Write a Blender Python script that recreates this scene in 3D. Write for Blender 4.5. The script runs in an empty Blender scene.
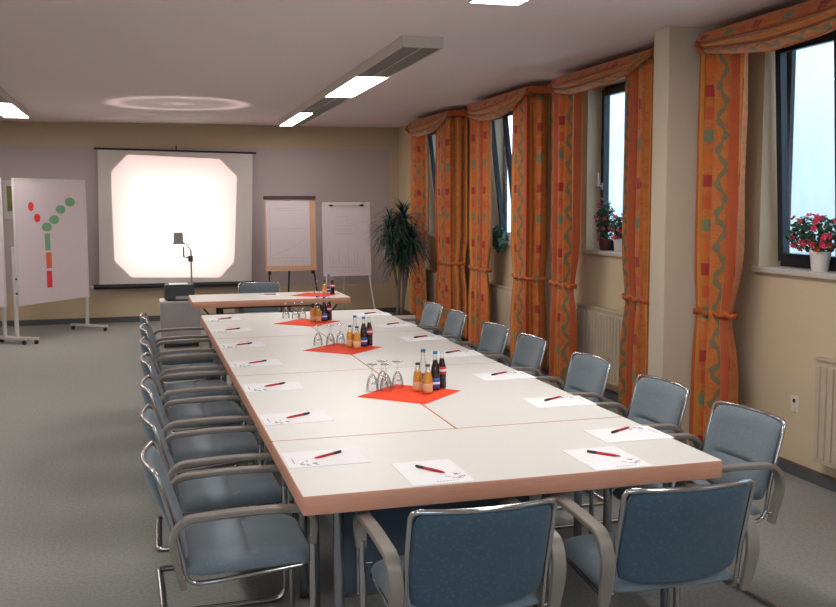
import bpy, math, random
from mathutils import Vector, Matrix
PI = math.pi
C = bpy.context.scene.collection
SC = bpy.context.scene

# ------------------------------------------------------------------ camera
yaw, pitch, roll, fpx = 0.27690872982624876, 0.10204484715882575, -0.0047806085333568045, 975.7833018987783
cam_loc = Vector((-0.4896232, -3.1425448, 1.7082677))
fw = Vector((math.sin(yaw)*math.cos(pitch), math.cos(yaw)*math.cos(pitch), -math.sin(pitch)))
r0 = Vector((math.cos(yaw), -math.sin(yaw), 0)); u0 = r0.cross(fw)
cr = math.cos(roll)*r0 + math.sin(roll)*u0; cu = -math.sin(roll)*r0 + math.cos(roll)*u0
cd = bpy.data.cameras.new('camera'); cam = bpy.data.objects.new('camera', cd); C.objects.link(cam)
cd.sensor_width = 36; cd.sensor_fit = 'HORIZONTAL'; cd.lens = fpx/836*36; cd.clip_start = .05
m = Matrix((cr, cu, -fw)).transposed().to_4x4(); m.translation = cam_loc
cam.matrix_world = m
SC.camera = cam

# ------------------------------------------------------------------ world / exposure / big lights
SC.view_settings.view_transform = 'Standard'; SC.view_settings.look = 'None'
SC.view_settings.gamma = 1; SC.view_settings.use_curve_mapping = False
SC.view_settings.exposure = 0.0
W = bpy.data.worlds.new('sky'); SC.world = W; W.use_nodes = True
bg = W.node_tree.nodes['Background']; bg.inputs[0].default_value = (0.62, 0.80, 1.0, 1); bg.inputs[1].default_value = 5.0
LAMP = 26.0            # emission of the ceiling diffusers
PROJ = 250.0          # overhead projector lamp, watts
SC.cycles.max_bounces = 8
SC.cycles.caustics_reflective = False; SC.cycles.caustics_refractive = False

# ------------------------------------------------------------------ node helpers
def newmat(name):
    mt = bpy.data.materials.new(name); mt.use_nodes = True
    nt = mt.node_tree; b = nt.nodes['Principled BSDF']
    return mt, nt, b
def N(nt, typ, **kw):
    n = nt.nodes.new(typ)
    for k, v in kw.items(): setattr(n, k, v)
    return n
def mth(nt, op, a, b=None, c=None):
    n = nt.nodes.new('ShaderNodeMath'); n.operation = op
    for i, v in enumerate((a, b, c)):
        if v is None: continue
        if isinstance(v, (int, float)): n.inputs[i].default_value = v
        else: nt.links.new(v, n.inputs[i])
    return n.outputs[0]
def mixc(nt, f, a, b):
    n = nt.nodes.new('ShaderNodeMix'); n.data_type = 'RGBA'
    for s, v in ((n.inputs[0], f), (n.inputs[6], a), (n.inputs[7], b)):
        if isinstance(v, (int, float)): s.default_value = v
        elif isinstance(v, tuple): s.default_value = (v[0], v[1], v[2], 1)
        else: nt.links.new(v, s)
    return n.outputs[2]
def noise(nt, scale, detail=3, vec=None, rough=.5):
    n = nt.nodes.new('ShaderNodeTexNoise'); n.inputs['Scale'].default_value = scale
    n.inputs['Detail'].default_value = detail; n.inputs['Roughness'].default_value = rough
    if vec is not None: nt.links.new(vec, n.inputs['Vector'])
    return n.outputs[0]
def objvec(nt):
    return nt.nodes.new('ShaderNodeTexCoord').outputs['Object']
def bump(nt, b, h, strength=.3, dist=.002):
    n = nt.nodes.new('ShaderNodeBump'); n.inputs['Strength'].default_value = strength
    n.inputs['Distance'].default_value = dist; nt.links.new(h, n.inputs['Height'])
    nt.links.new(n.outputs[0], b.inputs['Normal'])
def plain(name, col, rough=.5, metal=0, nscale=40, var=.06, bmp=0, spec=None):
    mt, nt, b = newmat(name)
    v = objvec(nt); n = noise(nt, nscale, 3, v)
    lo = tuple(c*(1-var) for c in col); hi = tuple(min(1, c*(1+var)) for c in col)
    nt.links.new(mixc(nt, n, lo, hi), b.inputs['Base Color'])
    b.inputs['Roughness'].default_value = rough; b.inputs['Metallic'].default_value = metal
    if spec is not None: b.inputs['Specular IOR Level'].default_value = spec
    if bmp: bump(nt, b, n, bmp, .002)
    return mt
def rgb(r, g, b_):
    f = lambda c: ((c/255+.055)/1.055)**2.4 if c > 10 else c/255/12.92
    return (f(r), f(g), f(b_))
def glassy(name, col, rough=.02, ior=1.45):
    mt, nt, b = newmat(name)
    v = objvec(nt); n = noise(nt, 3, 1, v)
    nt.links.new(mixc(nt, n, col, tuple(c*.97 for c in col)), b.inputs['Base Color'])
    b.inputs['Roughness'].default_value = rough; b.inputs['IOR'].default_value = ior
    b.inputs['Transmission Weight'].default_value = 1
    return mt

M = {}
# walls
def wall_mat(name, col, sc=90):
    mt, nt, b = newmat(name)
    v = objvec(nt); n1 = noise(nt, sc, 5, v, .6); n2 = noise(nt, 2.0, 2, v)
    c1 = mixc(nt, n2, tuple(c*.95 for c in col), tuple(min(1, c*1.04) for c in col))
    nt.links.new(mixc(nt, mth(nt, 'MULTIPLY', n1, .18), c1, tuple(c*.75 for c in col)), b.inputs['Base Color'])
    b.inputs['Roughness'].default_value = .85; b.inputs['Specular IOR Level'].default_value = .2
    bump(nt, b, n1, .5, .004)
    return mt
M['wall'] = wall_mat('cream_rough_plaster', rgb(217, 197, 166))
M['pillar'] = wall_mat('cream_pillar_plaster', rgb(216, 202, 180))
M['white_wall'] = wall_mat('white_outdoor_plaster', rgb(225, 232, 236), 12)
M['ceiling'] = plain('ceiling_paint', rgb(232, 219, 220), .9, nscale=60, var=.02, spec=.1)
# back wall: cream with a lavender-grey painted field
mt, nt, b = newmat('back_wall_paint')
v = objvec(nt); sp = N(nt, 'ShaderNodeSeparateXYZ'); nt.links.new(v, sp.inputs[0])
ms = mth(nt, 'MULTIPLY', mth(nt, 'LESS_THAN', sp.outputs[0], 3.28),
        mth(nt, 'MULTIPLY', mth(nt, 'GREATER_THAN', sp.outputs[2], .46), mth(nt, 'LESS_THAN', sp.outputs[2], 2.545)))
n1 = noise(nt, 80, 4, v); n2 = noise(nt, 1.4, 2, v)
cc = mixc(nt, ms, rgb(204, 184, 154), rgb(190, 176, 178))
cc = mixc(nt, mth(nt, 'MULTIPLY', n2, .12), cc, rgb(120, 110, 105))
nt.links.new(cc, b.inputs['Base Color']); b.inputs['Roughness'].default_value = .85; bump(nt, b, n1, .3, .003)
M['back'] = mt
# carpet
mt, nt, b = newmat('grey_carpet')
v = objvec(nt); n1 = noise(nt, 260, 3, v, .7); n2 = noise(nt, 55, 3, v, .75); n3 = noise(nt, .9, 2, v)
cc = mixc(nt, n1, rgb(124, 124, 121), rgb(172, 172, 168))
cc = mixc(nt, mth(nt, 'MULTIPLY', mth(nt, 'GREATER_THAN', n2, .52), .28), cc, rgb(100, 104, 106)); cc = mixc(nt, mth(nt, 'MULTIPLY', n3, .2), cc, rgb(150, 148, 140))
nt.links.new(cc, b.inputs['Base Color']); b.inputs['Roughness'].default_value = .95; b.inputs['Specular IOR Level'].default_value = .1
bump(nt, b, n1, .8, .004)
M['carpet'] = mt
# chair fabric: woven with little lighter flecks
mt, nt, b = newmat('blue_grey_fabric')
v = objvec(nt); vo = N(nt, 'ShaderNodeTexVoronoi'); vo.inputs['Scale'].default_value = 62; nt.links.new(v, vo.inputs['Vector'])
fl = mth(nt, 'LESS_THAN', vo.outputs['Distance'], .3); n1 = noise(nt, 300, 3, v, .7); n2 = noise(nt, 5, 2, v)
cc = mixc(nt, n1, rgb(90, 104, 114), rgb(114, 127, 136))
cc = mixc(nt, mth(nt, 'MULTIPLY', fl, .22), cc, rgb(124, 144, 152)); cc = mixc(nt, mth(nt, 'MULTIPLY', n2, .15), cc, rgb(72, 94, 108))
nt.links.new(cc, b.inputs['Base Color']); b.inputs['Roughness'].default_value = .85
b.inputs['Sheen Weight'].default_value = .25; bump(nt, b, n1, .3, .001)
M['fabric'] = mt
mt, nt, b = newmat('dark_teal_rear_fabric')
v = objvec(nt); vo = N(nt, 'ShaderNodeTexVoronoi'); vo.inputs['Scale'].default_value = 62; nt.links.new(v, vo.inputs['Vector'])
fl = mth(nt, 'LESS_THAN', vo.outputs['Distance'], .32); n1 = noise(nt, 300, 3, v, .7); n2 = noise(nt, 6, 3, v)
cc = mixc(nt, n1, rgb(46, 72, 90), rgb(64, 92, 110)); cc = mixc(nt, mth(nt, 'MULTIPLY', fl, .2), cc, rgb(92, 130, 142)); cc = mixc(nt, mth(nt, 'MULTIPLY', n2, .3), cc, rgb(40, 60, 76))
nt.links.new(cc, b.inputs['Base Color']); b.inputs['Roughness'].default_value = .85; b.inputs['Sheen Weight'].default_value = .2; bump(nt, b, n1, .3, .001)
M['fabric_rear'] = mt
M['chrome'] = plain('chrome_tube', (.52, .53, .55), .16, 1, var=.02)
M['arm'] = plain('taupe_plastic', rgb(128, 121, 114), .42, nscale=200, var=.05)
M['laminate'] = plain('white_laminate', rgb(224, 223, 218), .4, nscale=6, var=.012)
M['leg_metal'] = plain('grey_steel_tube', rgb(150, 155, 162), .25, .9)
M['leg_black'] = plain('black_steel_tube', rgb(34, 35, 38), .4, .3)
M['dark_panel'] = plain('dark_blue_board', rgb(66, 80, 94), .6)
# wood edge
def wood(name, c1, c2, axis='X'):
    mt, nt, b = newmat(name)
    v = objvec(nt); mp = N(nt, 'ShaderNodeMapping'); mp.inputs['Scale'].default_value = (2, 2, 60) if axis == 'X' else (30, 3, 30)
    nt.links.new(v, mp.inputs[0]); n = noise(nt, 3, 4, mp.outputs[0], .6)
    nt.links.new(mixc(nt, n, c1, c2), b.inputs['Base Color']); b.inputs['Roughness'].default_value = .42
    return mt
M['beech'] = wood('beech_edge', rgb(198, 138, 112), rgb(224, 168, 142))
M['beech_frame'] = wood('pale_beech', rgb(196, 150, 118), rgb(222, 178, 146))
M['sill'] = plain('pale_stone_sill', rgb(200, 192, 184), .4, nscale=30, var=.08)
M['winframe'] = plain('dark_blue_window_frame', rgb(24, 32, 46), .35)
M['radiator'] = plain('cream_radiator_enamel', rgb(196, 180, 158), .4, var=.02)
M['socket'] = plain('cream_plastic', rgb(228, 219, 204), .4)
M['white_plastic'] = plain('white_plastic', rgb(225, 222, 215), .4, var=.02)
M['white_metal'] = plain('white_enamel_metal', rgb(205, 200, 198), .4, var=.03)
M['fixture'] = plain('fixture_enamel', rgb(205, 198, 192), .45, var=.02)
M['paper'] = plain('white_paper', rgb(240, 240, 243), .7, var=.01)
M['board'] = plain('white_board_surface', rgb(214, 200, 206), .7, var=.02)
M['black'] = plain('black_plastic', rgb(20, 21, 24), .4)
M['dark_grey'] = plain('dark_grey_plastic', rgb(62, 66, 72), .5)
M['mid_grey'] = plain('grey_cabinet_laminate', rgb(158, 156, 158), .5)
M['red_pen'] = plain('red_pen_barrel', rgb(190, 22, 38), .3)
M['ink'] = plain('grey_print', rgb(140, 142, 145), .8)
M['ink_dark'] = plain('dark_print', rgb(90, 50, 50), .8)
M['faint_ink'] = plain('faint_marker', rgb(170, 165, 175), .8)
M['napkin'] = plain('orange_napkin', rgb(244, 72, 28), .8, nscale=400, var=.05, bmp=.2)
M['brown_clamp'] = plain('dark_brown_clamp', rgb(62, 42, 44), .5)
M['skirt'] = plain('grey_skirting', rgb(88, 90, 94), .8)
M['skirt_top'] = plain('brown_skirting_strip', rgb(116, 84, 66), .6)
M['card_green'] = plain('green_card', rgb(118, 170, 130), .8, var=.02)
M['card_red'] = plain('red_card', rgb(226, 52, 60), .8, var=.02)
M['card_orange'] = plain('orange_card', rgb(228, 112, 70), .8, var=.02)
M['screen'] = plain('projection_screen_cloth', rgb(214, 206, 202), .85, var=.01)
M['leaf'] = plain('dark_green_leaf', rgb(34, 62, 54), .45, nscale=12, var=.35)
M['leaf2'] = plain('green_leaf', rgb(38, 72, 40), .5, nscale=30, var=.4)
M['ivy'] = plain('ivy_leaf', rgb(62, 112, 92), .5, nscale=30, var=.4)
M['stem'] = plain('brown_stem', rgb(110, 98, 84), .8, nscale=60, var=.2)
M['pink'] = plain('pink_petals', rgb(222, 60, 96), .6, nscale=60, var=.2)
M['rust'] = plain('rust_petals', rgb(170, 70, 45), .6, nscale=60, var=.2)
M['terracotta'] = plain('dark_red_pot', rgb(92, 40, 40), .6)
M['pot_white'] = plain('white_ceramic', rgb(226, 218, 212), .35, var=.02)
M['soil'] = plain('soil', rgb(52, 42, 34), .95, nscale=80, var=.3)
mt, nt, b = newmat('clear_glass'); nt.nodes.remove(b)
tr = N(nt, 'ShaderNodeBsdfTransparent'); lw = N(nt, 'ShaderNodeLayerWeight'); lw.inputs[0].default_value = .35
nt.links.new(mixc(nt, mth(nt, 'POWER', lw.outputs['Facing'], 3.0), (.98, .985, .985), (.60, .62, .64)), tr.inputs[0])
gl = N(nt, 'ShaderNodeBsdfGlossy'); gl.inputs['Roughness'].default_value = .04; mx = N(nt, 'ShaderNodeMixShader')
nt.links.new(mth(nt, 'MULTIPLY_ADD', lw.outputs['Fresnel'], .5, .02), mx.inputs[0]); nt.links.new(tr.outputs[0], mx.inputs[1]); nt.links.new(gl.outputs[0], mx.inputs[2])
nt.links.new(mx.outputs[0], nt.nodes['Material Output'].inputs[0])
M['glass'] = mt
M['juice'] = plain('orange_juice', rgb(250, 168, 36), .3, nscale=30, var=.06)
M['cola'] = plain('dark_cola', rgb(48, 20, 20), .15)
M['cap_green'] = plain('dark_green_cap', rgb(18, 58, 50), .4)
M['cap_blue'] = plain('blue_cap', rgb(50, 120, 180), .4)
M['cap_white'] = plain('pale_cap', rgb(205, 205, 208), .4)
M['lab_blue'] = plain('blue_label', rgb(60, 96, 178), .6)
M['lab_red'] = plain('red_label', rgb(196, 40, 52), .6)
M['lab_cream'] = plain('cream_label', rgb(226, 190, 150), .6)
M['tie_red'] = plain('orange_red_tie', rgb(196, 96, 44), .8, nscale=25, var=.25)
M['stage'] = plain('white_projector_stage', rgb(235, 235, 235), .4)
# window pane
mt, nt, b = newmat('window_pane'); nt.nodes.remove(b)
tr = N(nt, 'ShaderNodeBsdfTransparent'); tr.inputs[0].default_value = (.93, .96, .97, 1)
gl = N(nt, 'ShaderNodeBsdfGlossy'); gl.inputs['Roughness'].default_value = .02
mx = N(nt, 'ShaderNodeMixShader'); lw = N(nt, 'ShaderNodeLayerWeight'); lw.inputs[0].default_value = .25
nt.links.new(mth(nt, 'MULTIPLY', lw.outputs['Fresnel'], .3), mx.inputs[0]); nt.links.new(tr.outputs[0], mx.inputs[1]); nt.links.new(gl.outputs[0], mx.inputs[2])
nt.links.new(mx.outputs[0], nt.nodes['Material Output'].inputs[0])
M['pane'] = mt
# diffuser
mt, nt, b = newmat('lit_diffuser')
b.inputs['Emission Color'].default_value = (1, .95, .90, 1); b.inputs['Emission Strength'].default_value = LAMP
n = noise(nt, 80, 2, objvec(nt)); nt.links.new(mixc(nt, n, (.9, .9, .9), (1, 1, 1)), b.inputs['Base Color'])
M['diffuser'] = mt
# louvre: perforated grey sheet
mt, nt, b = newmat('perforated_louvre')
v = objvec(nt); mp = N(nt, 'ShaderNodeMapping'); mp.inputs['Scale'].default_value = (45, 45, 45); nt.links.new(v, mp.inputs[0])
sp = N(nt, 'ShaderNodeSeparateXYZ'); nt.links.new(mp.outputs[0], sp.inputs[0])
fx = mth(nt, 'FRACT', sp.outputs[0]); fy = mth(nt, 'FRACT', sp.outputs[1])
ms = mth(nt, 'MULTIPLY', mth(nt, 'GREATER_THAN', fx, .35), mth(nt, 'GREATER_THAN', fy, .35))
nt.links.new(mixc(nt, ms, rgb(140, 138, 135), rgb(84, 83, 82)), b.inputs['Base Color']); b.inputs['Roughness'].default_value = .5
M['louvre'] = mt
# curtain cloth: orange with a column of coloured squares and a green vine, read from the cloth's UV (metres)
mt, nt, b = newmat('orange_patterned_curtain')
uvn = N(nt, 'ShaderNodeUVMap'); uvn.uv_map = 'UVMap'
sp = N(nt, 'ShaderNodeSeparateXYZ'); nt.links.new(uvn.outputs[0], sp.inputs[0]); U, V = sp.outputs[0], sp.outputs[1]
n1 = noise(nt, 14, 4, uvn.outputs[0], .65); n2 = noise(nt, 45, 3, uvn.outputs[0], .6)
cc = mixc(nt, n1, rgb(170, 70, 26), rgb(218, 140, 62))
cc = mixc(nt, mth(nt, 'MULTIPLY', mth(nt, 'GREATER_THAN', n2, .58), .5), cc, rgb(184, 72, 36))
p = mth(nt, 'MODULO', mth(nt, 'ADD', U, 42.0*.40), .40)           # 0 .. .40 across one repeat
def band(lo, hi): return mth(nt, 'MULTIPLY', mth(nt, 'GREATER_THAN', p, lo), mth(nt, 'LESS_THAN', p, hi))
# red-brown band with vine
cc = mixc(nt, mth(nt, 'MULTIPLY', band(.325, .40), .75), cc, rgb(176, 72, 38))
cc = mixc(nt, mth(nt, 'MULTIPLY', band(.0, .018), .8), cc, rgb(214, 150, 60))
cc = mixc(nt, mth(nt, 'MULTIPLY', band(.165, .182), .8), cc, rgb(120, 96, 50))
cc = mixc(nt, mth(nt, 'MULTIPLY', band(.20, .208), .8), cc, rgb(216, 160, 70))
cc = mixc(nt, mth(nt, 'MULTIPLY', band(.315, .323), .8), cc, rgb(216, 160, 70))
vv = mth(nt, 'MULTIPLY', V, 30.0)
ctr = mth(nt, 'MULTIPLY_ADD', mth(nt, 'SINE', vv), .014, .262)
dist = mth(nt, 'ABSOLUTE', mth(nt, 'SUBTRACT', p, ctr))
wid = mth(nt, 'MULTIPLY_ADD', mth(nt, 'ABSOLUTE', mth(nt, 'SINE', mth(nt, 'MULTIPLY', V, 39.0))), .009, .004)
cc = mixc(nt, mth(nt, 'MULTIPLY', mth(nt, 'LESS_THAN', dist, wid), .85), cc, rgb(98, 112, 84))
# squares
cell = mth(nt, 'FLOOR', mth(nt, 'DIVIDE', V, .148)); fr = mth(nt, 'FRACT', mth(nt, 'DIVIDE', V, .148))
wob = mth(nt, 'MULTIPLY_ADD', n1, .03, -.015)
sq = mth(nt, 'MULTIPLY', mth(nt, 'LESS_THAN', mth(nt, 'ABSOLUTE', mth(nt, 'SUBTRACT', mth(nt, 'ADD', p, wob), .092)), .029),
        mth(nt, 'LESS_THAN', mth(nt, 'ABSOLUTE', mth(nt, 'SUBTRACT', mth(nt, 'ADD', fr, wob), .5)), .27))
wn = N(nt, 'ShaderNodeTexWhiteNoise'); wn.noise_dimensions = '1D'; nt.links.new(cell, wn.inputs['W'])
m3 = mth(nt, 'MODULO', mth(nt, 'ADD', cell, 300), 4)
ramp = N(nt, 'ShaderNodeValToRGB'); ramp.color_ramp.interpolation = 'CONSTANT'
el = ramp.color_ramp.elements; el[0].position = 0; el[0].color = (*rgb(160, 30, 34), 1); el[1].position = .25; el[1].color = (*rgb(206, 104, 34), 1)
e = el.new(.5); e.color = (*rgb(104, 128, 98), 1); e = el.new(.75); e.color = (*rgb(198, 84, 40), 1)
nt.links.new(mth(nt, 'DIVIDE', mth(nt, 'ADD', m3, .5), 4), ramp.inputs[0])
cc = mixc(nt, mth(nt, 'MULTIPLY', sq, .92), cc, ramp.outputs[0])
nt.links.new(cc, b.inputs['Base Color']); b.inputs['Roughness'].default_value = .75; b.inputs['Sheen Weight'].default_value = .2
bump(nt, b, n2, .2, .002)
M['curtain'] = mt

# ------------------------------------------------------------------ mesh helpers
class MB:
    def __init__(s): s.v = []; s.f = []; s.uv = {}
    def add(s, vs, fs):
        o = len(s.v); s.v += [Vector(v) for v in vs]; s.f += [tuple(i+o for i in f) for f in fs]; return s
    def box(s, x0, x1, y0, y1, z0, z1, mat=None):
        vs = [Vector((x, y, z)) for x in (x0, x1) for y in (y0, y1) for z in (z0, z1)]
        if mat: vs = [mat @ v for v in vs]
        return s.add(vs, [(0, 1, 3, 2), (4, 6, 7, 5), (0, 4, 5, 1), (2, 3, 7, 6), (0, 2, 6, 4), (1, 5, 7, 3)])
    def tube(s, path, r, n=10, closed=False, cap=True, radii=None):
        P = [Vector(p) for p in path]; L = len(P); rings = []
        T = []
        for i in range(L):
            a = P[(i-1) % L] if closed or i else P[i]; b_ = P[(i+1) % L] if closed or i < L-1 else P[i]
            T.append((b_-a).normalized())
        t = T[0]; nrm = t.orthogonal().normalized()
        for i in range(L):
            t2 = T[i]; q = t.rotation_difference(t2); nrm = (q @ nrm); nrm = (nrm - t2*nrm.dot(t2)).normalized(); t = t2
            bi = t.cross(nrm); rr = radii[i] if radii else r
            rings.append([P[i]+rr*(math.cos(2*PI*k/n)*nrm+math.sin(2*PI*k/n)*bi) for k in range(n)])
        vs = [v for rg in rings for v in rg]; fs = []
        m_ = L if closed else L-1
        off = 0
        if closed:   # find best twist offset for closing
            off = min(range(n), key=lambda k: (rings[0][k]-rings[-1][0]).length)
        for i in range(m_):
            j = (i+1) % L; o = off if (closed and i == L-1) else 0
            for k in range(n):
                fs.append((i*n+k, i*n+(k+1) % n, j*n+(k+1+o) % n, j*n+(k+o) % n))
        if not closed and cap:
            fs.append(tuple(range(n-1, -1, -1))); fs.append(tuple((L-1)*n+k for k in range(n)))
        return s.add(vs, fs)
    def lathe(s, prof, c=(0, 0, 0), n=20, cap=True):
        vs = []; fs = []
        for (r, z) in prof:
            for k in range(n):
                a = 2*PI*k/n; vs.append((c[0]+r*math.cos(a), c[1]+r*math.sin(a), c[2]+z))
        for i in range(len(prof)-1):
            for k in range(n):
                fs.append((i*n+k, i*n+(k+1) % n, (i+1)*n+(k+1) % n, (i+1)*n+k))
        if cap:
            fs.append(tuple(range(n-1, -1, -1))); fs.append(tuple((len(prof)-1)*n+k for k in range(n)))
        return s.add(vs, fs)
    def grid(s, fn, nu, nv, uvfn=None):
        o = len(s.v)
        vs = [fn(i/nu, j/nv) for j in range(nv+1) for i in range(nu+1)]
        s.v += [Vector(v) for v in vs]
        if uvfn:
            for j in range(nv+1):
                for i in range(nu+1): s.uv[o+j*(nu+1)+i] = uvfn(i/nu, j/nv)
        for j in range(nv):
            for i in range(nu):
                a = o+j*(nu+1)+i; s.f.append((a, a+1, a+nu+2, a+nu+1))
        return s
    def build(s, name, mat, parent=None, smooth=True, bevel=0, solid=0, seg=2):
        me = bpy.data.meshes.new(name); me.from_pydata([tuple(v) for v in s.v], [], s.f)
        if s.uv:
            l = me.uv_layers.new(name='UVMap')
            for lp in me.loops: l.data[lp.index].uv = s.uv.get(lp.vertex_index, (0, 0))
        me.materials.append(mat if not isinstance(mat, str) else M[mat])
        if smooth:
            me.polygons.foreach_set('use_smooth', [True]*len(me.polygons))
        me.update()
        import bmesh
        if not s.uv:
            bm = bmesh.new(); bm.from_mesh(me); bmesh.ops.recalc_face_normals(bm, faces=bm.faces)
            if bevel: bmesh.ops.bevel(bm, geom=bm.edges[:]+bm.verts[:], offset=bevel, segments=seg, affect='EDGES', profile=.5)
            bm.to_mesh(me); bm.free()
        if smooth: me.set_sharp_from_angle(angle=math.radians(40))
        o = bpy.data.objects.new(name, me); C.objects.link(o)
        if parent: o.parent = parent
        if solid:
            md = o.modifiers.new('thickness', 'SOLIDIFY'); md.thickness = solid; md.offset = 0
        return o
def fillet(pts, r, n=6, closed=False):
    P = [Vector(p) for p in pts]; out = []; L = len(P)
    for i in range(L):
        if not closed and i in (0, L-1): out.append(P[i]); continue
        a = (P[i-1]-P[i]); b_ = (P[(i+1) % L]-P[i]); rr = min(r, a.length*.49, b_.length*.49)
        A = P[i]+a.normalized()*rr; B = P[i]+b_.normalized()*rr
        for k in range(n+1):
            t = k/n; out.append((1-t)**2*A+2*t*(1-t)*P[i]+t*t*B)
    return out
def tag(o, label, cat, group=None, kind=None):
    if label: o['label'] = label
    if cat: o['category'] = cat
    if group: o['group'] = group
    if kind: o['kind'] = kind
    return o
def empty(name, loc, rz=0):
    o = bpy.data.objects.new(name, None); C.objects.link(o); o.location = loc; o.rotation_euler = (0, 0, rz); o.empty_display_size = .1
    return o
def thing(name, label, cat, loc=(0, 0, 0), rz=0, group=None): return tag(empty(name, loc, rz), label, cat, group)
def struct(o): o['kind'] = 'structure'; return o
def copy_tree(o, parent=None):
    c = o.copy(); C.objects.link(c); c.parent = parent
    for ch in list(o.children): copy_tree(ch, c)
    return c
def xform(mb, mat):
    mb.v = [mat @ v for v in mb.v]; return mb
random.seed(5)

# ------------------------------------------------------------------ room shell
XL, XR, YF, YB, H = -4.2, 3.42, -5.2, 11.7, 2.88
struct(MB().box(XL-.1, XR+.45, YF-.1, YB+.1, -.1, 0).build('floor', 'carpet', smooth=False))
struct(MB().box(XL-.3, XR+.5, YF-.3, YB+.3, H, H+.25).build('ceiling', 'ceiling', smooth=False))
struct(MB().box(XL-.2, XR+.4, YB, YB+.2, 0, H).build('wall_back', 'back', smooth=False))
wf = MB(); wf.box(XL-.2, XR+.4, YF-.2, YF, 0, .95).box(XL-.2, XR+.4, YF-.2, YF, 2.45, H).box(XL-.2, -3.4, YF-.2, YF, .95, 2.45).box(-.4, XR+.4, YF-.2, YF, .95, 2.45)
struct(wf.build('wall_front', 'wall', smooth=False))
w7 = struct(empty('window_7', (0, 0, 0))); f = MB(); f.box(-3.4, -.4, YF-.12, YF-.06, .95, 1.02).box(-3.4, -.4, YF-.12, YF-.06, 2.38, 2.45)
for k in range(3): x = -3.4+k*1.465; f.box(x, x+.07, YF-.12, YF-.06, 1.02, 2.38)
f.build('window_frame', 'winframe', w7, smooth=False); MB().box(-3.4, -.4, YF-.095, YF-.09, .95, 2.45).build('glass', 'pane', w7, smooth=False)
struct(MB().box(XL-.2, XL, YF, YB, 0, H).build('wall_left', 'wall', smooth=False))
WIN = [(8.94, 10.02), (6.47, 7.55), (3.92, 5.00), (1.09, 2.41), (-1.45, -.15), (-4.0, -2.7)]   # recess near / far edges
ZS, ZT, XW = 1.285, 2.745, 3.618
wb = MB(); wb.box(XR, XW, YF, YB, 0, ZS); wb.box(XR, XW, YF, YB, ZT, H)
e = YB
for a, b_ in WIN: wb.box(XR, XW, b_, e, ZS, ZT); e = a
wb.box(XR, XW, YF, e, ZS, ZT)
struct(wb.build('wall_right', 'wall', smooth=False))
struct(MB().box(2.955, XR, 2.81, 3.01, 0, H).build('pillar', 'pillar', smooth=False, bevel=.006))
# skirting
for nm, bx in (('baseboard_back', (XL, XR, YB-.015, YB)), ('baseboard_right', (XR-.012, XR, YF, YB))):
    o = struct(MB().box(*bx, 0, .07).build(nm, 'skirt', smooth=False))
    x0, x1, y0, y1 = bx
    MB().box(x0-(.002 if 'right' in nm else 0), x1, y0-(.002 if 'back' in nm else 0), y1, .07, .08).build('top_strip', 'skirt_top' if 'right' in nm else 'skirt', o, smooth=False)
# light well outside
o = struct(MB().box(6.2, 6.4, -7, 15, .3, 4.2).build('wall_outside', 'white_wall', smooth=False))
struct(MB().box(XW, 6.2, -7, 15, .2, .3).build('ground_outside', 'white_wall', smooth=False))

def window(i, ya, yb, tilt):
    """dark frame, inward tilted sash and stone sill in a recess ya..yb"""
    w = empty('window_%d' % i, (0, 0, 0)); struct(w)
    xf0, xf1 = 3.585, 3.615; t = .05
    f = MB(); f.box(xf0, xf1, ya, ya+t, ZS, ZT); f.box(xf0, xf1, yb-t, yb, ZS, ZT)
    f.box(xf0, xf1, ya+t, yb-t, ZS, ZS+t); f.box(xf0, xf1, ya+t, yb-t, ZT-t, ZT)
    f.build('window_frame', 'winframe', w, smooth=False)
    ym = (ya+yb)/2; f = MB().box(xf0, xf1, ym-.03, ym+.03, ZS+t, ZT-t).build('mullion', 'winframe', w, smooth=False)
    for y0, y1, tl in ((ym+.018, yb-t+.012, tilt), (ya+t-.012, ym-.018, 0)):      # far sash may be tilted inwards about its bottom edge
        s = MB(); st = .052; za, zb = 0, ZT-ZS-2*t+.02
        s.box(-.045, 0, y0, y0+st, za, zb); s.box(-.045, 0, y1-st, y1, za, zb); s.box(-.045, 0, y0+st, y1-st, za, za+st); s.box(-.045, 0, y0+st, y1-st, zb-st, zb)
        Mx = Matrix.Translation((xf0-.001, 0, ZS+t-.008)) @ Matrix.Rotation(-tl, 4, 'Y')
        xform(s, Mx); sa = s.build('sash', 'winframe', w, smooth=False)
        g = MB(); g.box(-.026, -.020, y0+st, y1-st, za+st, zb-st); xform(g, Mx); g.build('glass', 'pane', sa, smooth=False)
        if i == 3 and y0 > ym:
            h = MB(); h.box(-.053, -.045, y1-.045, y1-.02, .5, .56); h.tube([(-.053, y1-.032, .53), (-.085, y1-.032, .53), (-.09, y1-.032, .65)], .009, 8)
            xform(h, Mx); h.build('handle', 'white_metal', sa)
    MB().box(XR-.035, xf0+.0, ya-.035 if i != 9 else ya, yb+.035, ZS-.032, ZS+.002).build('window_sill', 'sill', w, smooth=False, bevel=.004)
    return w
tilts = [.11, .11, 0, .055, 0, 0]
for i, ((a, b_), t) in enumerate(zip(WIN, tilts)): window(i+1, a, b_, t)

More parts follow.
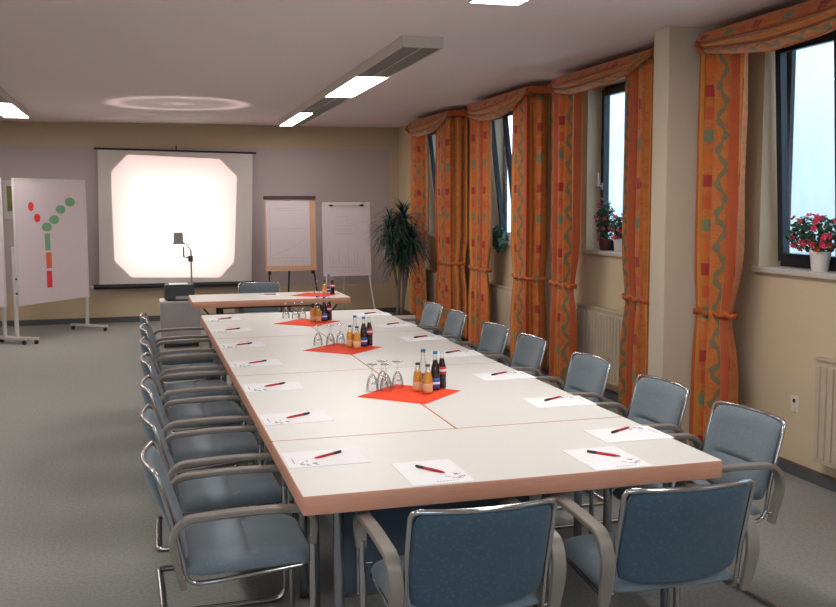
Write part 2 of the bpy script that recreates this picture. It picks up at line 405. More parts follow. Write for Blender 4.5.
# ------------------------------------------------------------------ ceiling lights
def light_row(x0, x1, y0, segs, label, group='long ceiling light fittings'):
    t = thing('ceiling_light', label, 'ceiling light', ((x0+x1)/2, y0, 2.80), 0, group)
    w = (x1-x0)/2; L = sum(s for s, _ in segs)
    h = MB(); h.box(-w, w, 0, L, .02, .08); h.box(-w, -w+.008, 0, L, 0, .02); h.box(w-.008, w, 0, L, 0, .02)
    h.box(-w, w, 0, .008, 0, .02); h.box(-w, w, L-.008, L, 0, .02)
    h.build('housing', 'fixture', t, smooth=False)
    y = 0
    for s, lit in segs:
        if lit: MB().box(-w+.01, (w-.01)*(lit if lit > 0 else 1)-(0 if lit == 1 else .03), y+.01, y+s-.01, .004, .016).build('diffuser', 'diffuser', t, smooth=False)
        if lit and lit < 1: MB().box((w-.01)*lit-.028, w-.01, y+.01, y+s-.01, .002, .018).build('louvre', 'louvre', t, smooth=False)
        if not lit:
            lv = MB().box(-w+.01, w-.01, y+.01, y+s-.01, .008, .018).build('louvre', 'louvre', t, smooth=False)
            st = MB()
            k = y+.02
            while k < y+s-.03: st.box(.0, .008, k, k+.018, .004, .0085); k += .03
            st.build('perforated_strip', 'white_metal', lv, smooth=False)
        y += s
    return t
light_row(1.32, 1.62, 3.6, [(1.72, 0), (1.6, 1), (1.9, 0), (1.9, .45)], 'long grey ceiling light with two lit diffusers in front of the window side').rotation_euler = (0, 0, -.016)
light_row(1.28, 1.58, -4.9, [(1.7, 0), (1.7, 1), (1.86, 0), (1.7, 1)], 'ceiling light of which only a lit end shows at the top edge of the photo')
light_row(-2.07, -1.77, 2.9, [(1.7, 0), (1.6, 1), (2.2, 0), (1.75, 1)], 'ceiling light whose lit far end shows at the left edge of the photo')
light_row(-2.07, -1.77, -4.9, [(1.7, 0), (1.7, 1), (1.86, 0), (1.7, 1)], 'ceiling light on the left behind the viewer')

# ------------------------------------------------------------------ curtains
def curtain(path, zt, zb, label, u0=0., seed=0, tie=.97, pinch=.16, amp=.046, anchor=0.5, group='orange patterned curtains', name='curtain', wl=.098):
    """path: plan polyline. A hanging gathered panel with a tie-back at height `tie`."""
    rnd = random.Random(seed)
    P = [Vector((x, y, 0)) for x, y in path]
    base = P[0].copy(); base.z = zb
    seg = [0]
    for i in range(1, len(P)): seg.append(seg[-1]+(P[i]-P[i-1]).length)
    L = seg[-1]
    def at(d):
        d = max(0, min(L, d))
        for i in range(1, len(P)):
            if d <= seg[i]+1e-9:
                k = (d-seg[i-1])/(seg[i]-seg[i-1]); return P[i-1].lerp(P[i], k), (P[i]-P[i-1]).normalized()
    ph = [rnd.uniform(0, 6.28) for _ in range(6)]
    mb = MB(); nu = max(60, int(L*150)); nv = 60
    def fn(s, t):
        z = zt+(zb-zt)*t
        g = math.exp(-((z-tie)/.22)**2)
        k = 1-pinch*g - (.04 if z < tie else 0)
        d = L*anchor+(s-.5*0-anchor)*L*k
        p_, tn = at(d); nm = Vector((tn.y, -tn.x, 0))
        a = amp*(1-.45*g)*(.75+.25*t)
        w = 2*PI*((u0+s*L-.092)/.1333)+PI
        off = a*(-1.1*(1-2*abs(math.sin((w+.35*math.sin(3*t+ph[3]))/2))**.8)+.45*math.sin(w*.53+ph[1]+.8*t)+.22*math.sin(w*1.9+ph[2]))
        lat = .25*a*math.sin(w*.8+ph[4]+t*1.5)
        p_ = p_+nm*off+tn*lat
        return Vector((p_.x, p_.y, z))-base
    mb.grid(fn, nu, nv, lambda s, t: (u0+s*L*1.0, (zb+(zt-zb)*(1-t))))
    # root: an empty-less mesh object placed at its base
    o = mb.build(name, 'curtain', solid=.003); o.location = base
    tag(o, label, 'curtain', group)
    if tie:
        tb = MB(); n = 24; rg = []
        c0 = L*anchor+(0-anchor)*L*(1-pinch); c1 = L*anchor+(1-anchor)*L*(1-pinch)
        pts = []
        for sd in (1, -1):
            for k in range(n+1):
                d = c0+(c1-c0)*(k/n if sd == 1 else 1-k/n); p_, tn = at(d); nm = Vector((tn.y, -tn.x, 0))
                pts.append(p_+nm*sd*.03+tn*(-.012 if k == 0 and sd == 1 else 0))
        fs = []; vs = []
        for q in pts: vs += [Vector((q.x, q.y, tie-.018+.01*math.sin(q.y*40)))-base, Vector((q.x, q.y, tie+.018+.01*math.sin(q.y*40)))-base]
        m_ = len(pts)
        for k in range(m_): j = (k+1) % m_; fs.append((2*k, 2*j, 2*j+1, 2*k+1))
        tb.add(vs, fs); tb.build('tie_back', 'tie_red', o, solid=.004)
    return o
def swag(yl, yr, zb_ctrl, label, x=3.12, zt=2.815):
    """draped valance from far end yl to near end yr with rounded folds, board return at the near end"""
    base = Vector((x, yl, zt)); L = yl-yr
    mb = MB()
    def zbot(s):
        k = s*(len(zb_ctrl)-1); i = min(int(k), len(zb_ctrl)-2); f = k-i; f = f*f*(3-2*f) if False else f
        import_ = zb_ctrl[i]*(1-f)+zb_ctrl[i+1]*f
        return import_
    def fn(s, t):
        z0 = zbot(s); z = zt+(z0-zt)*t
        sag = math.sin(PI*min(1, max(0, s)))
        hgt = (zt-z0)
        f = 1-2*abs(math.sin(((t**1.3)*2*PI*3.0+s*1.0)/2))**.8; env = (.25+.75*sag)*min(1, max(0, (t-.22)/.25))
        dx = -.05*math.sin(PI*min(1, t*1.02)*.75)*(.35+sag*.65) + .040*f*env
        zz = z
        return Vector((x+dx, yl-s*L, zz))-base
    mb.grid(fn, 70, 36, lambda s, t: (.03+t*.27, s*L))
    o = mb.build('swag_valance', 'curtain', solid=.004); o.location = base
    tag(o, label, 'valance', 'draped valances above the windows')
    rb = MB(); rb.box(0, XR-x-.001, -L-.004, -L+.012, -.055, .004); rb.box(0, XR-x-.001, .0, .012, -.05, .004); rb.box(.0, XR-x-.001, -L, 0, -.012, .002)
    rb.build('valance_board', 'tie_red', o, smooth=False)
    # gathered knot at the far end
    kb = MB()
    for j in range(5):
        a = j*1.2; kb.tube([(-.02, .0, -.05), (-.035-.01*j, -.02*j, -.08+.02*math.sin(a)), (-.03, -.07-.01*j, -.10-.012*j)], .010, 8)
    kb.build('gather', 'curtain', o)
    return o
places = ['beside the tall palm in the far corner', 'of the second window from the back wall', 'of the window just beyond the pillar', 'of the nearest window']
defs = [  # far panel (y outer, y inner), near panel (inner, front corner)
    ((10.12, 9.42), (8.86, 8.26)), ((7.60, 6.86), (6.20, 5.82)), ((5.26, 4.70), (3.82, 3.44)), ((2.775, 2.28), (1.25, .80))]
for i, ((a, b_), (c, d)) in enumerate(defs):
    curtain([(3.20, a), (3.20, b_)], 2.752, .05, 'orange patterned curtain on the far side %s' % places[i], u0=[.0, .30, .242, .38][i], seed=10+i, anchor=0.1)
    curtain([(3.19, c), (3.17, d), (3.37, d-.07)], 2.752, .05, 'orange patterned curtain on the near side %s' % places[i], u0=[.32, .39, .212, 0][i], seed=20+i, anchor=.6, amp=.038, pinch=.1, wl=.12)
sw = [(9.95, 8.16, [2.66, 2.60, 2.587, 2.60, 2.66, 2.76]), (7.45, 5.68, [2.68, 2.61, 2.578, 2.58, 2.65, 2.76]),
      (5.10, 3.31, [2.70, 2.64, 2.63, 2.64, 2.67, 2.775]), (2.70, .72, [2.69, 2.63, 2.585, 2.60, 2.65, 2.76])]
sl = ['above the farthest window', 'above the second window from the back wall', 'above the window beyond the pillar', 'above the nearest window, running out of the photo']
for (a, b_, zz), l in zip(sw, sl): swag(a, b_, zz, 'orange patterned draped valance '+l)

# ------------------------------------------------------------------ radiators, socket, pipes
def radiator(y0, y1, label):
    t = thing('radiator', label, 'radiator', (XR-.10, y0, .165), 0, 'radiators under the windows')
    L = y1-y0
    MB().box(.01, .06, 0, L, 0, .62).build('panel', 'radiator', t, smooth=False, bevel=.006)
    f = MB(); n = int(L/.055)
    for k in range(n):
        y = (k+.5)*L/n; f.box(.0, .012, y-.019, y+.019, .03, .585)
    f.build('front_ribs', 'radiator', t, smooth=False, bevel=.004)
    MB().box(.0, .07, -.004, L+.004, .618, .628).build('top_grille', 'radiator', t, smooth=False)
    b = MB(); b.box(.06, .10, .1, .14, .1, .5); b.box(.06, .10, L-.14, L-.1, .1, .5); b.build('bracket', 'white_metal', t, smooth=False)
    return t
radiator(9.1, 10.25, 'cream radiator below the farthest window behind the palm')
r2 = radiator(6.2, 7.68, 'cream radiator below the ivy on the second window sill')
radiator(3.75, 4.98, 'cream ribbed radiator below the pillar side window')
radiator(.95, 1.70, 'cream radiator at the right edge of the photo')
p_ = MB()
for z in (.50, .835): p_.tube([(3.36, 8.62, z), (3.36, 8.25, z)], .012, 8); p_.tube([(3.36, 8.43, z), (3.42, 8.43, z)], .01, 8)
tag(p_.build('heating_pipe', 'white_metal'), 'two short white heating pipes on the wall between the far curtains', 'pipe')
t = thing('wall_socket', 'white wall socket with switch above the skirting beside the right radiator', 'socket', (XR, 1.99, .45))
MB().box(-.010, -.0005, -.035, .035, -.052, .052).build('plate', 'socket', t, smooth=False, bevel=.003)
q = MB(); q.lathe([(.013, 0), (.013, .003), (.011, .003), (.010, .001)], n=20); xform(q, Matrix.Translation((-.010, 0, .022)) @ Matrix.Rotation(-PI/2, 4, 'Y')); q.build('socket_hole', 'dark_grey', t)
MB().box(-.014, -.010, -.018, .018, -.045, -.015).build('switch', 'socket', t, smooth=False)

# ------------------------------------------------------------------ tables
def table(x0, y0, lx, ly, label, ztop=.74, legmat='leg_metal', th=.066, group='tables joined into one long table', legdx=.15):
    t = thing('conference_table', label, 'table', (x0, y0, 0), 0, group)
    g = .0012; e = .0042
    # edge band ring with rounded corners
    def rr(inset, z, r=.012, n=4):
        out = []
        for cx, cy, a0 in ((lx-g-inset-r, ly-g-inset-r, 0), (g+inset+r, ly-g-inset-r, PI/2), (g+inset+r, g+inset+r, PI), (lx-g-inset-r, g+inset+r, 1.5*PI)):
            for k in range(n+1):
                a = a0+k*PI/2/n; out.append((cx+r*math.cos(a), cy+r*math.sin(a), z))
        return out
    zs = ztop; ring = MB(); prof = [(e, zs-.0004), (.0022, zs-.0004), (.0008, zs-.003), (0, zs-.006), (0, zs-th+.006), (.003, zs-th), (e, zs-th)]
    L0 = None; n = 20
    vs = []; fs = []
    for ins, z in prof: vs += rr(ins, z, max(.004, .014-ins))
    for i in range(len(prof)):
        j = (i+1) % len(prof)
        for k in range(n): fs.append((i*n+k, i*n+(k+1) % n, j*n+(k+1) % n, j*n+k))
    ring.add(vs, fs); ring.build('edge_band', 'beech', t)
    top = MB(); a = rr(e, zs, .006); b2 = rr(e, zs-th+.012, .006)
    top.add(a+b2, [tuple(range(n)), tuple(range(2*n-1, n-1, -1))]+[(k, k+n, (k+1) % n+n, (k+1) % n) for k in range(n)])
    top.build('tabletop', 'laminate', t, smooth=False)
    fr = MB(); zz = zs-th+.012
    for yy in (.15, ly-.15): fr.box(legdx, lx-legdx, yy-.015, yy+.015, zz-.04, zz)
    for xx in (legdx, lx-legdx): fr.box(xx-.015, xx+.015, .15, ly-.15, zz-.04, zz)
    fr.build('under_frame', legmat, t, smooth=False)
    for xx in (legdx, lx-legdx):
        for yy in (.15, ly-.15):
            lg = MB().tube([(xx, yy, .012), (xx, yy, zz-.04)], .019, 12).build('leg', legmat, t)
            MB().lathe([(.017, 0), (.022, .002), (.022, .012), (.019, .014)], (xx, yy, 0), 14).build('foot_cap', 'black', lg)
    return t
T0 = table(0, 0, 1.6, .8, 'white table with beech edge placed crosswise at the end nearest the camera')
MB().box(.18, .92, .262, .276, .28, .64).build('modesty_panel', 'dark_panel', T0, smooth=False)
MB().tube([(.18, .262, .275), (.92, .262, .275)], .008, 8).build('panel_trim', 'chrome', T0); MB().tube([(.24, .256, .28), (.24, .256, .655)], .006, 8).build('panel_trim', 'chrome', T0)
rows = ['nearest', 'middle', 'farthest']
for r_ in range(3):
    y0 = .8+1.6*r_
    for side, x0 in (('left', 0), ('window', .8)):
        t = empty('tmp', (0, 0, 0)); bpy.data.objects.remove(t)
        table(x0, y0, .8, 1.6, 'white lengthwise table with beech edge, %s of the three on the %s side' % (rows[r_], side))
HT = table(-.01, 6.80, 1.62, .80, 'white presenter table with beech edge standing across the room in front of the flipcharts', legmat='leg_black', group=None, legdx=.3)
MB().tube([(.12, .15, .655), (.3, .15, .45)], .009, 8).build('leg_brace', 'leg_black', HT); MB().tube([(1.5, .15, .655), (1.32, .15, .45)], .009, 8).build('leg_brace', 'leg_black', HT)

# ------------------------------------------------------------------ chair
def make_chair():
    t = empty('conference_chair', (0, 0, 0))
    def backline(z):       # y of the back at height z
        k = (z-.42)/.38; return -.215-.10*k**1.1 if k > 0 else -.215
    # floor frame
    pts = [(-.262, .215, .54), (-.262, .215, .012), (-.262, -.30, .012), (.262, -.30, .012), (.262, .215, .012), (.262, .215, .54)]
    pth = []
    P = [Vector(p) for p in pts]
    def f3(a, b_, c, r):
        u = (a-b_).normalized(); w = (c-b_).normalized(); A = b_+u*r; B = b_+w*r
        return [(1-k/6)**2*A+2*(k/6)*(1-k/6)*b_+(k/6)**2*B for k in range(7)]
    pth = [P[0]]+f3(P[0], P[1], P[2], .07)+f3(P[1], P[2], P[3], .035)+f3(P[2], P[3], P[4], .035)+f3(P[3], P[4], P[5], .07)+[P[5]]
    MB().tube(pth, .0125, 10).build('cantilever_frame', 'chrome', t)
    # seat and back tube
    R = [Vector((-.215, .215, .435)), Vector((-.236, .175, .425)), Vector((-.236, -.12, .40))]
    R += f3(Vector((-.232, -.12, .40)), Vector((-.232, -.225, .392)), Vector((-.232, -.235, .52)), .06)
    for z in (.56, .62, .68, .74): R.append(Vector((-.232, backline(z), z)))
    top = []
    for k in range(13):
        x = -.205+.41*k/12; top.append(Vector((x, backline(.80)-.042*(1-(x/.232)**2), .802)))
    R.append(Vector((-.232, backline(.775), .78))); R.append(Vector((-.225, backline(.80)-.001, .796)))
    Lr = R[:]; Rr = [Vector((-v.x, v.y, v.z)) for v in reversed(R)]
    MB().tube(Lr+top+Rr, .0088, 10, closed=True).build('seat_and_back_frame', 'chrome', t)
    # cushions
    def cushion(w, h, T, mp, groove=None, nx=40, ny=56, back_t=.35, round_=.06, split=False):
        mb = MB()
        def sh(u, v): return u*(1-round_*abs(v)**7), v*(1-round_*abs(u)**7)
        def th_(u, v): return (max(0, 1-abs(u)**7))**.5*(max(0, 1-abs(v)**7))**.5
        def front(s, q_):
            u = math.sin((s*2-1)*PI/2); v = math.sin((q_*2-1)*PI/2); uu, vv = sh(u, v)
            d = T*th_(u, v)
            if groove: d -= groove(u, v)
            return mp(uu*w/2, vv*h/2, d)
        def rear(s, q_):
            u = -math.sin((s*2-1)*PI/2); v = math.sin((q_*2-1)*PI/2); uu, vv = sh(u, v)
            return mp(uu*w/2, vv*h/2, -T*back_t*th_(u, v))
        if split: return MB().grid(front, nx, ny), MB().grid(rear, nx, ny)
        mb.grid(front, nx, ny); mb.grid(rear, nx, ny)
        return mb
    gr = lambda u, v: .013*math.exp(-((v-.02)/.06)**2)*(1 if abs(u) < .80 else .2)
    cushion(.485, .46, .050, lambda x, y, d: Vector((x, y+.005, .430+d+.010*math.sin((y+.2)*3)-.30*max(0, y-.15)**1.3)), gr).build('seat', 'fabric', t)
    gb = lambda u, v: .014*math.exp(-((v+.22)/.07)**2)*max(0, 1-abs(u/.72)**6)
    def mpb(x, z, d):
        z2 = .635+z; bow = .042*(1-(x/.232)**2)
        if z < -.05: z2 -= .03*(1-(x/.21)**2)*min(1, (-z-.05)/.1)
        zz = z2
        return Vector((x, backline(zz)-bow*min(1, max(.3, (zz-.42)/.3))+d+.002, zz))
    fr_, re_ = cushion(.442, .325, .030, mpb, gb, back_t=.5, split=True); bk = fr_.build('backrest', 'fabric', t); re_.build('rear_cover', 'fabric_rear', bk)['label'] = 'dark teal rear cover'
    # arms
    for sx in (-1, 1):
        X = sx*.270
        prof = fillet([(X-sx*.008, -.232, .395), (X-sx*.004, -.275, .56), (X, -.235, .640), (X, .0, .652), (X, .195, .645), (X, .222, .60), (X-sx*.004, .216, .515)], .085, 7)
        mb = MB(); vs = []; fs = []; n = len(prof)
        for i, p0 in enumerate(prof):
            a = prof[max(0, i-1)]; b_ = prof[min(n-1, i+1)]; tn = (b_-a).normalized(); side = Vector((1, 0, 0)); nm = side.cross(tn).normalized()
            wv = .0235; hv = .0105
            if i < 1 or i > n-2: wv = .018
            for q_, (cx, cz) in enumerate(((-1, -.6), (-.85, -1), (.85, -1), (1, -.6), (1, .6), (.85, 1), (-.85, 1), (-1, .6))):
                vs.append(p0+side*wv*cx+nm*hv*cz)
        for i in range(n-1):
            for k in range(8): fs.append((i*8+k, i*8+(k+1) % 8, (i+1)*8+(k+1) % 8, (i+1)*8+k))
        fs.append(tuple(range(8))); fs.append(tuple((n-1)*8+k for k in range(7, -1, -1)))
        mb.add(vs, fs); a_ = mb.build('armrest', 'arm', t)
        for yy, zz in ((-.235, .43), (.216, .455)):
            q_ = MB(); q_.lathe([(.006, 0), (.006, .03), (.011, .032), (.011, .04), (.006, .043)], n=12)
            xform(q_, Matrix.Translation((sx*.228, yy, zz)) @ Matrix.Rotation(sx*PI/2, 4, 'Y')); q_.build('bolt', 'chrome', a_)
    return t
ch = make_chair()
ords = ['first', 'second', 'third', 'fourth', 'fifth', 'sixth', 'seventh']
def put_chair(x, y, rz, label, group, first=[True]):
    o = ch if first[0] else copy_tree(ch); first[0] = False
    o.location = (x, y, 0); o.rotation_euler = (0, 0, rz); tag(o, label, 'chair', group); return o
G = 'blue grey armchairs around the long table'
for i, (y, a) in enumerate(zip([.455, 1.19, 1.965, 2.80, 3.56, 4.36, 5.12], [0, .02, -.02, .0, .02, -.02, .0])):
    put_chair(-.15, y, -PI/2+a, 'blue grey armchair on the left side of the table, %s from the camera' % ords[i], G)
for i, (y, a) in enumerate(zip([.46, 1.20, 2.02, 2.92, 3.60, 4.54, 5.20], [.07, .03, .02, 0, .03, -.02, .03])):
    put_chair(1.72, y, PI/2+a, 'blue grey armchair on the window side of the table, %s from the camera' % ords[i], G)
put_chair(.485, -.125, 0, 'blue grey armchair seen from behind at the near table end, left of two', G)
put_chair(1.20, -.115, -.02, 'blue grey armchair seen from behind at the near table end, right of two', G)
put_chair(.82, 7.9, PI, 'blue grey armchair behind the presenter table', G)

# ------------------------------------------------------------------ napkins, pads, pens, glasses, bottles
ZT0 = .7402
def napkin(x, y, s, rz, label):
    b_ = MB(); n = 16
    def fn(u, v):
        return (s*(u-.5), s*(v-.5), .0012+.0006*math.sin(u*9)*math.sin(v*7))
    b_.grid(fn, n, n); o = b_.build('napkin', 'napkin', solid=.0012); o.location = (x, y, ZT0); o.rotation_euler = (0, 0, rz)
    return tag(o, label, 'napkin', 'orange square napkins under the drinks')
napkin(.812, 1.60, .39, PI/4, 'orange napkin under bottles and four glasses nearest the camera')
napkin(.80, 3.235, .385, PI/4, 'orange napkin under the middle group of bottles on the long table')
napkin(.81, 4.76, .39, PI/4, 'orange napkin under bottles at the far end of the long table')
napkin(1.30, 7.18, .40, PI/4+.15, 'orange napkin on the presenter table')

pad0 = MB().box(-.114, .114, -.153, .153, 0, .0022).build('notepad', 'paper', smooth=False)
mk = MB(); rp = random.Random(3)
for k in range(9):   # small printed emblem in the lower right corner: loose grey strokes
    x, y = .03+rp.random()*.055, -.105+rp.random()*.05; pts = [(x, y, .0026)]
    for j in range(4): x += rp.uniform(-.014, .016); y += rp.uniform(-.008, .012); pts.append((min(.098, x), y, .0026))
    mk.tube(pts, .0008, 4)
for k in range(7): mk.box(-.02+k*.012, -.013+k*.012, -.128, -.124, .0022, .0027)
mk.build('printed_emblem', 'ink', pad0, smooth=False)
pen0 = MB().lathe([(.001, 0), (.0035, .012), (.0052, .03), (.0052, .10)], n=10)
xform(pen0, Matrix.Rotation(PI/2, 4, 'Y')); pen0 = pen0.build('pen', 'red_pen')
q = MB().lathe([(.0055, .10), (.0055, .136), (.004, .14)], n=10); q.box(.0055, .0075, -.0015, .0015, .105, .132)
xform(q, Matrix.Rotation(PI/2, 4, 'Y')); q.build('cap', 'black', pen0)
firstpad = [True]
def seat(x, y, rz, tip, capp, where):
    pd = pad0 if firstpad[0] else copy_tree(pad0); pn = pen0 if firstpad[0] else copy_tree(pen0); firstpad[0] = False
    pd.location = (x, y, ZT0); pd.rotation_euler = (0, 0, rz)
    tag(pd, 'white notepad '+where, 'notepad', 'white notepads at the places')
    a = math.atan2(capp[1]-tip[1], capp[0]-tip[0]); pn.location = (tip[0], tip[1], ZT0+.0022+.0057); pn.rotation_euler = (0, 0, a)
    tag(pn, 'red pen with black cap on notepad '+where, 'pen', 'red pens on the notepads')
seat(.50, .165, 0, (.537, .122), (.456, .245), 'at the near table end, left of two')
seat(1.19, .160, .01, (1.245, .143), (1.158, .248), 'at the near table end, right of two')
jit = [0, .03, -.02, .02, .01, -.02, .02]
for i, (y, yy) in enumerate(zip([.475, 1.21, 2.0, 2.80, 3.61, 4.44, 5.19], [.49, 1.225, 2.025, 2.815, 3.62, 4.465, 5.205])):
    seat(.165, y, -PI/2+jit[i], (.119, yy-.035), (.238, yy+.039), 'on the left side, %s from the camera' % ords[i])
for i, y in enumerate([.485, 1.19, 1.94, 2.80, 3.56, 4.37, 5.17]):
    seat(1.455, y, PI/2-jit[i], (1.512, y+.09), (1.39, y+.02), 'on the window side, %s from the camera' % ords[i])
pd = copy_tree(pad0); pd.location = (.82, 7.32, ZT0); pd.rotation_euler = (0, 0, PI); tag(pd, 'white notepad on the presenter table', 'notepad')
pn = copy_tree(pen0); pn.location = (.76, 7.3, ZT0+.008); pn.rotation_euler = (0, 0, .2); tag(pn, 'pen lying on the presenter table notepad', 'pen')

def wineglass():
    out = [(.031, 0), (.0325, .012), (.030, .035), (.024, .060), (.014, .080), (.0045, .090), (.0040, .128), (.010, .134), (.028, .137), (.028, .1385)]
    b_ = MB(); prof = [(.0300, .0005), (.0315, .012), (.029, .035), (.023, .059), (.012, .077), (.001, .083)]
    n = 20; full = list(reversed(prof))+out+[(.001, .1385)]
    b_.lathe(full, n=n, cap=True)
    o = b_.build('wine_glass', 'glass'); q = MB()
    for x, z in ((-.010, .040), (-.004, .046), (.003, .040), (.009, .047)): q.box(x-.002, x+.002, -.0305, -.0300, z-.004, z+.004)
    q.build('printed_mark', 'ink_dark', o, smooth=False); return o
gl0 = wineglass(); gfirst = [True]
def glass(x, y, label, z=ZT0):
    o = gl0 if gfirst[0] else copy_tree(gl0)
    gfirst[0] = False; o.location = (x, y, z+.0022)
    tag(o, label, 'glass', 'upturned stemmed glasses by the bottles')
for (x, y), l in zip([(.648, 1.735), (.722, 1.82), (.716, 1.715), (.795, 1.78)], ['leftmost of four', 'second from left, set back,', 'third from left, set forward,', 'rightmost of four']):
    glass(x, y, 'upturned wine glass %s by the nearest napkin' % l)
for (x, y), l in zip([(.665, 3.44), (.745, 3.40), (.825, 3.45)], ['left', 'middle', 'right']): glass(x, y, 'upturned wine glass, %s of three by the middle napkin' % l)
for (x, y), l in zip([(.685, 5.10), (.757, 5.04), (.825, 5.09)], ['left', 'middle', 'right']): glass(x, y, 'upturned wine glass, %s of three by the far napkin' % l)
glass(1.345, 7.34, 'upturned wine glass on the presenter table')

def bottle(kind):
    n = 18
    if kind == 'juice':
        h = .150; body = [(.026, 0), (.030, .004), (.0305, .07), (.029, .085), (.018, .115), (.0135, .122), (.0135, .140)]
        liq, lz, lab, cap, capz, capr = 'juice', .108, (.012, .052, 'lab_cream'), 'cap_green', (.139, .150), .0155
    elif kind == 'water':
        body = [(.026, 0), (.029, .004), (.0295, .10), (.027, .125), (.015, .165), (.0125, .175), (.0125, .208)]
        liq, lz, lab, cap, capz, capr = None, 0, (.02, .08, 'lab_blue'), 'cap_blue', (.206, .222), .015
    else:
        body = [(.025, 0), (.029, .004), (.0275, .05), (.0290, .10), (.0265, .125), (.015, .165), (.012, .18), (.012, .205)]
        liq, lz, cap = 'cola', .17, ('cap_blue' if kind == 'cola_blue' else 'cap_white')
        lab = (.015, .07, 'lab_blue') if kind == 'cola_blue' else (.085, .125, 'lab_red')
        capz, capr = (.204, .220 if kind == 'cola_blue' else .211), .0145
    o = MB().lathe(body, n=n).build('%s_bottle' % ('juice' if kind == 'juice' else 'water' if kind == 'water' else 'cola'), 'glass')
    def rad(z):
        for (r1, z1), (r2, z2) in zip(body, body[1:]):
            if z1 <= z <= z2: return r1+(r2-r1)*(z-z1)/(z2-z1)
        return body[-1][0]
    if liq:
        zz = [.003+(lz-.003)*k/10 for k in range(11)]
        MB().lathe([(rad(z)-.0012, z) for z in zz], n=n).build('drink', liq, o)
    za, zb, lm = lab
    MB().lathe([(rad(za+(zb-za)*k/5)+.0006, za+(zb-za)*k/5) for k in range(6)], n=n, cap=False).build('label', lm, o, solid=.0006)
    if lm == 'lab_red' or lm == 'lab_blue':
        zc = (za+zb)/2;  MB().lathe([(rad(zc+d)+.0013, zc+d) for d in (-.006, 0, .006)], n=n, cap=False).build('label_band', 'paper', o, solid=.0004)
    MB().lathe([(capr, capz[0]), (capr, capz[1]-.002), (capr-.002, capz[1])], n=n).build('cap', cap, o)
    return o
protos = {}
def put_bottle(kind, x, y, label):
    if kind in protos: o = copy_tree(protos[kind])
    else:
        o = protos[kind] = bottle(kind)
        for q in [o]+list(o.children): q.data.transform(Matrix.Diagonal((.82, .82, 1.0 if kind == 'juice' else .93, 1)))
    o.location = (x, y, ZT0+.002); o.rotation_euler = (0, 0, random.random()*6)
    tag(o, label, 'bottle', 'small drink bottles on the napkins')
for cx, cy, l in ((.812, 1.60, 'on the nearest napkin'), (.80, 3.235, 'on the middle napkin'), (.81, 4.76, 'on the farthest long table napkin')):
    put_bottle('juice', cx+.056, cy+.045, 'small orange juice bottle with green cap, the left one '+l)
    put_bottle('juice', cx+.090, cy-.022, 'small orange juice bottle with green cap, the right one '+l)
    put_bottle('water', cx+.108, cy+.125, 'clear water bottle with blue cap '+l)
    put_bottle('cola_blue', cx+.152, cy+.050, 'dark cola bottle with blue cap and label '+l)
    put_bottle('cola', cx+.200, cy+.090, 'dark cola bottle with red label '+l)
put_bottle('juice', 1.405, 7.20, 'small orange juice bottle on the presenter table')
put_bottle('water', 1.465, 7.27, 'clear water bottle on the presenter table')
put_bottle('cola', 1.475, 7.12, 'dark cola bottle on the presenter table')

# ------------------------------------------------------------------ projection screen
t = thing('projection_screen', 'large white projection screen hanging on the back wall, lit by the projector', 'projection screen', (.02, YB-.009, .5))
mb = MB(); mb.add([(-1.09, -.12, .04), (1.08, -.12, .04), (1.14, -.10, 1.96), (-1.045, -.10, 2.0)], [(0, 1, 2, 3)]); mb.build('screen_cloth', 'screen', t, smooth=False, solid=.003)
mb = MB().tube([(-1.10, -.10, 2.01), (1.19, -.10, 1.965)], .014, 10); mb.build('top_bar', 'black', t)
MB().tube([(-1.17, -.12, .035), (1.12, -.12, .03)], .036, 14).build('roller_case', 'black', t)
MB().tube([(-1.21, -.12, .035), (-1.165, -.12, .035)], .018, 10).build('end_cap', 'white_plastic', t)
MB().tube([(.04, -.10, 2.0), (.04, -.10, 2.06), (.04, .008, 2.06)], .009, 8).build('hook', 'black', t); MB().tube([(.04, -.12, 0.03), (.04, .008, 0.03)], .01, 8).build('hook', 'black', t)

# ------------------------------------------------------------------ overhead projector on cabinet
t = thing('projector_cabinet', 'grey low cabinet on castors carrying the overhead projector', 'cabinet', (-.05, 9.0, 0))
MB().box(-.23, .23, -.22, .22, .06, .545).build('body', 'mid_grey', t, smooth=False, bevel=.006)
MB().box(-.235, .235, -.225, .225, .545, .56).build('top_board', 'white_metal', t, smooth=False)
MB().box(-.215, .215, -.232, -.220, .08, .53).build('door', 'mid_grey', t, smooth=False)
for x in (-.19, .19):
    for y in (-.18, .18):
        q = MB().lathe([(.025, -.012), (.028, -.008), (.028, .008), (.025, .012)], n=14); xform(q, Matrix.Translation((x, y, .028)) @ Matrix.Rotation(PI/2, 4, 'Y')); q.box(x-.012, x+.012, y-.012, y+.012, .045, .06); q.build('castor', 'black', t)
t = thing('overhead_projector', 'dark grey overhead projector with post and mirror head in front of the screen', 'overhead projector', (-.05, 9.0, .56))
MB().box(-.175, .175, -.16, .17, .012, .175).build('housing', 'dark_grey', t, smooth=False, bevel=.015)
MB().box(-.17, .17, -.155, .165, .175, .192).build('stage_frame', 'dark_grey', t, smooth=False, bevel=.005)
MB().box(-.12, .10, -.13, .13, .193, .197).build('glass_stage', 'stage', t, smooth=False)
MB().box(-.05, .11, -.172, -.158, .02, .06).build('vent', 'mid_grey', t, smooth=False)
MB().box(-.14, -.12, -.14, -.12, 0, .013).box(.13, .15, -.14, -.12, 0, .013).box(-.14, -.12, .13, .15, 0, .013).box(.13, .15, .13, .15, 0, .013).build('rubber_feet', 'black', t, smooth=False)
po = MB().tube([(.150, .0, .14), (.150, .0, .60)], .011, 10).build('post', 'mid_grey', t)
q = MB().box(.115, .172, -.022, .022, .46, .53); q.build('bracket', 'dark_grey', po, smooth=False, bevel=.006)
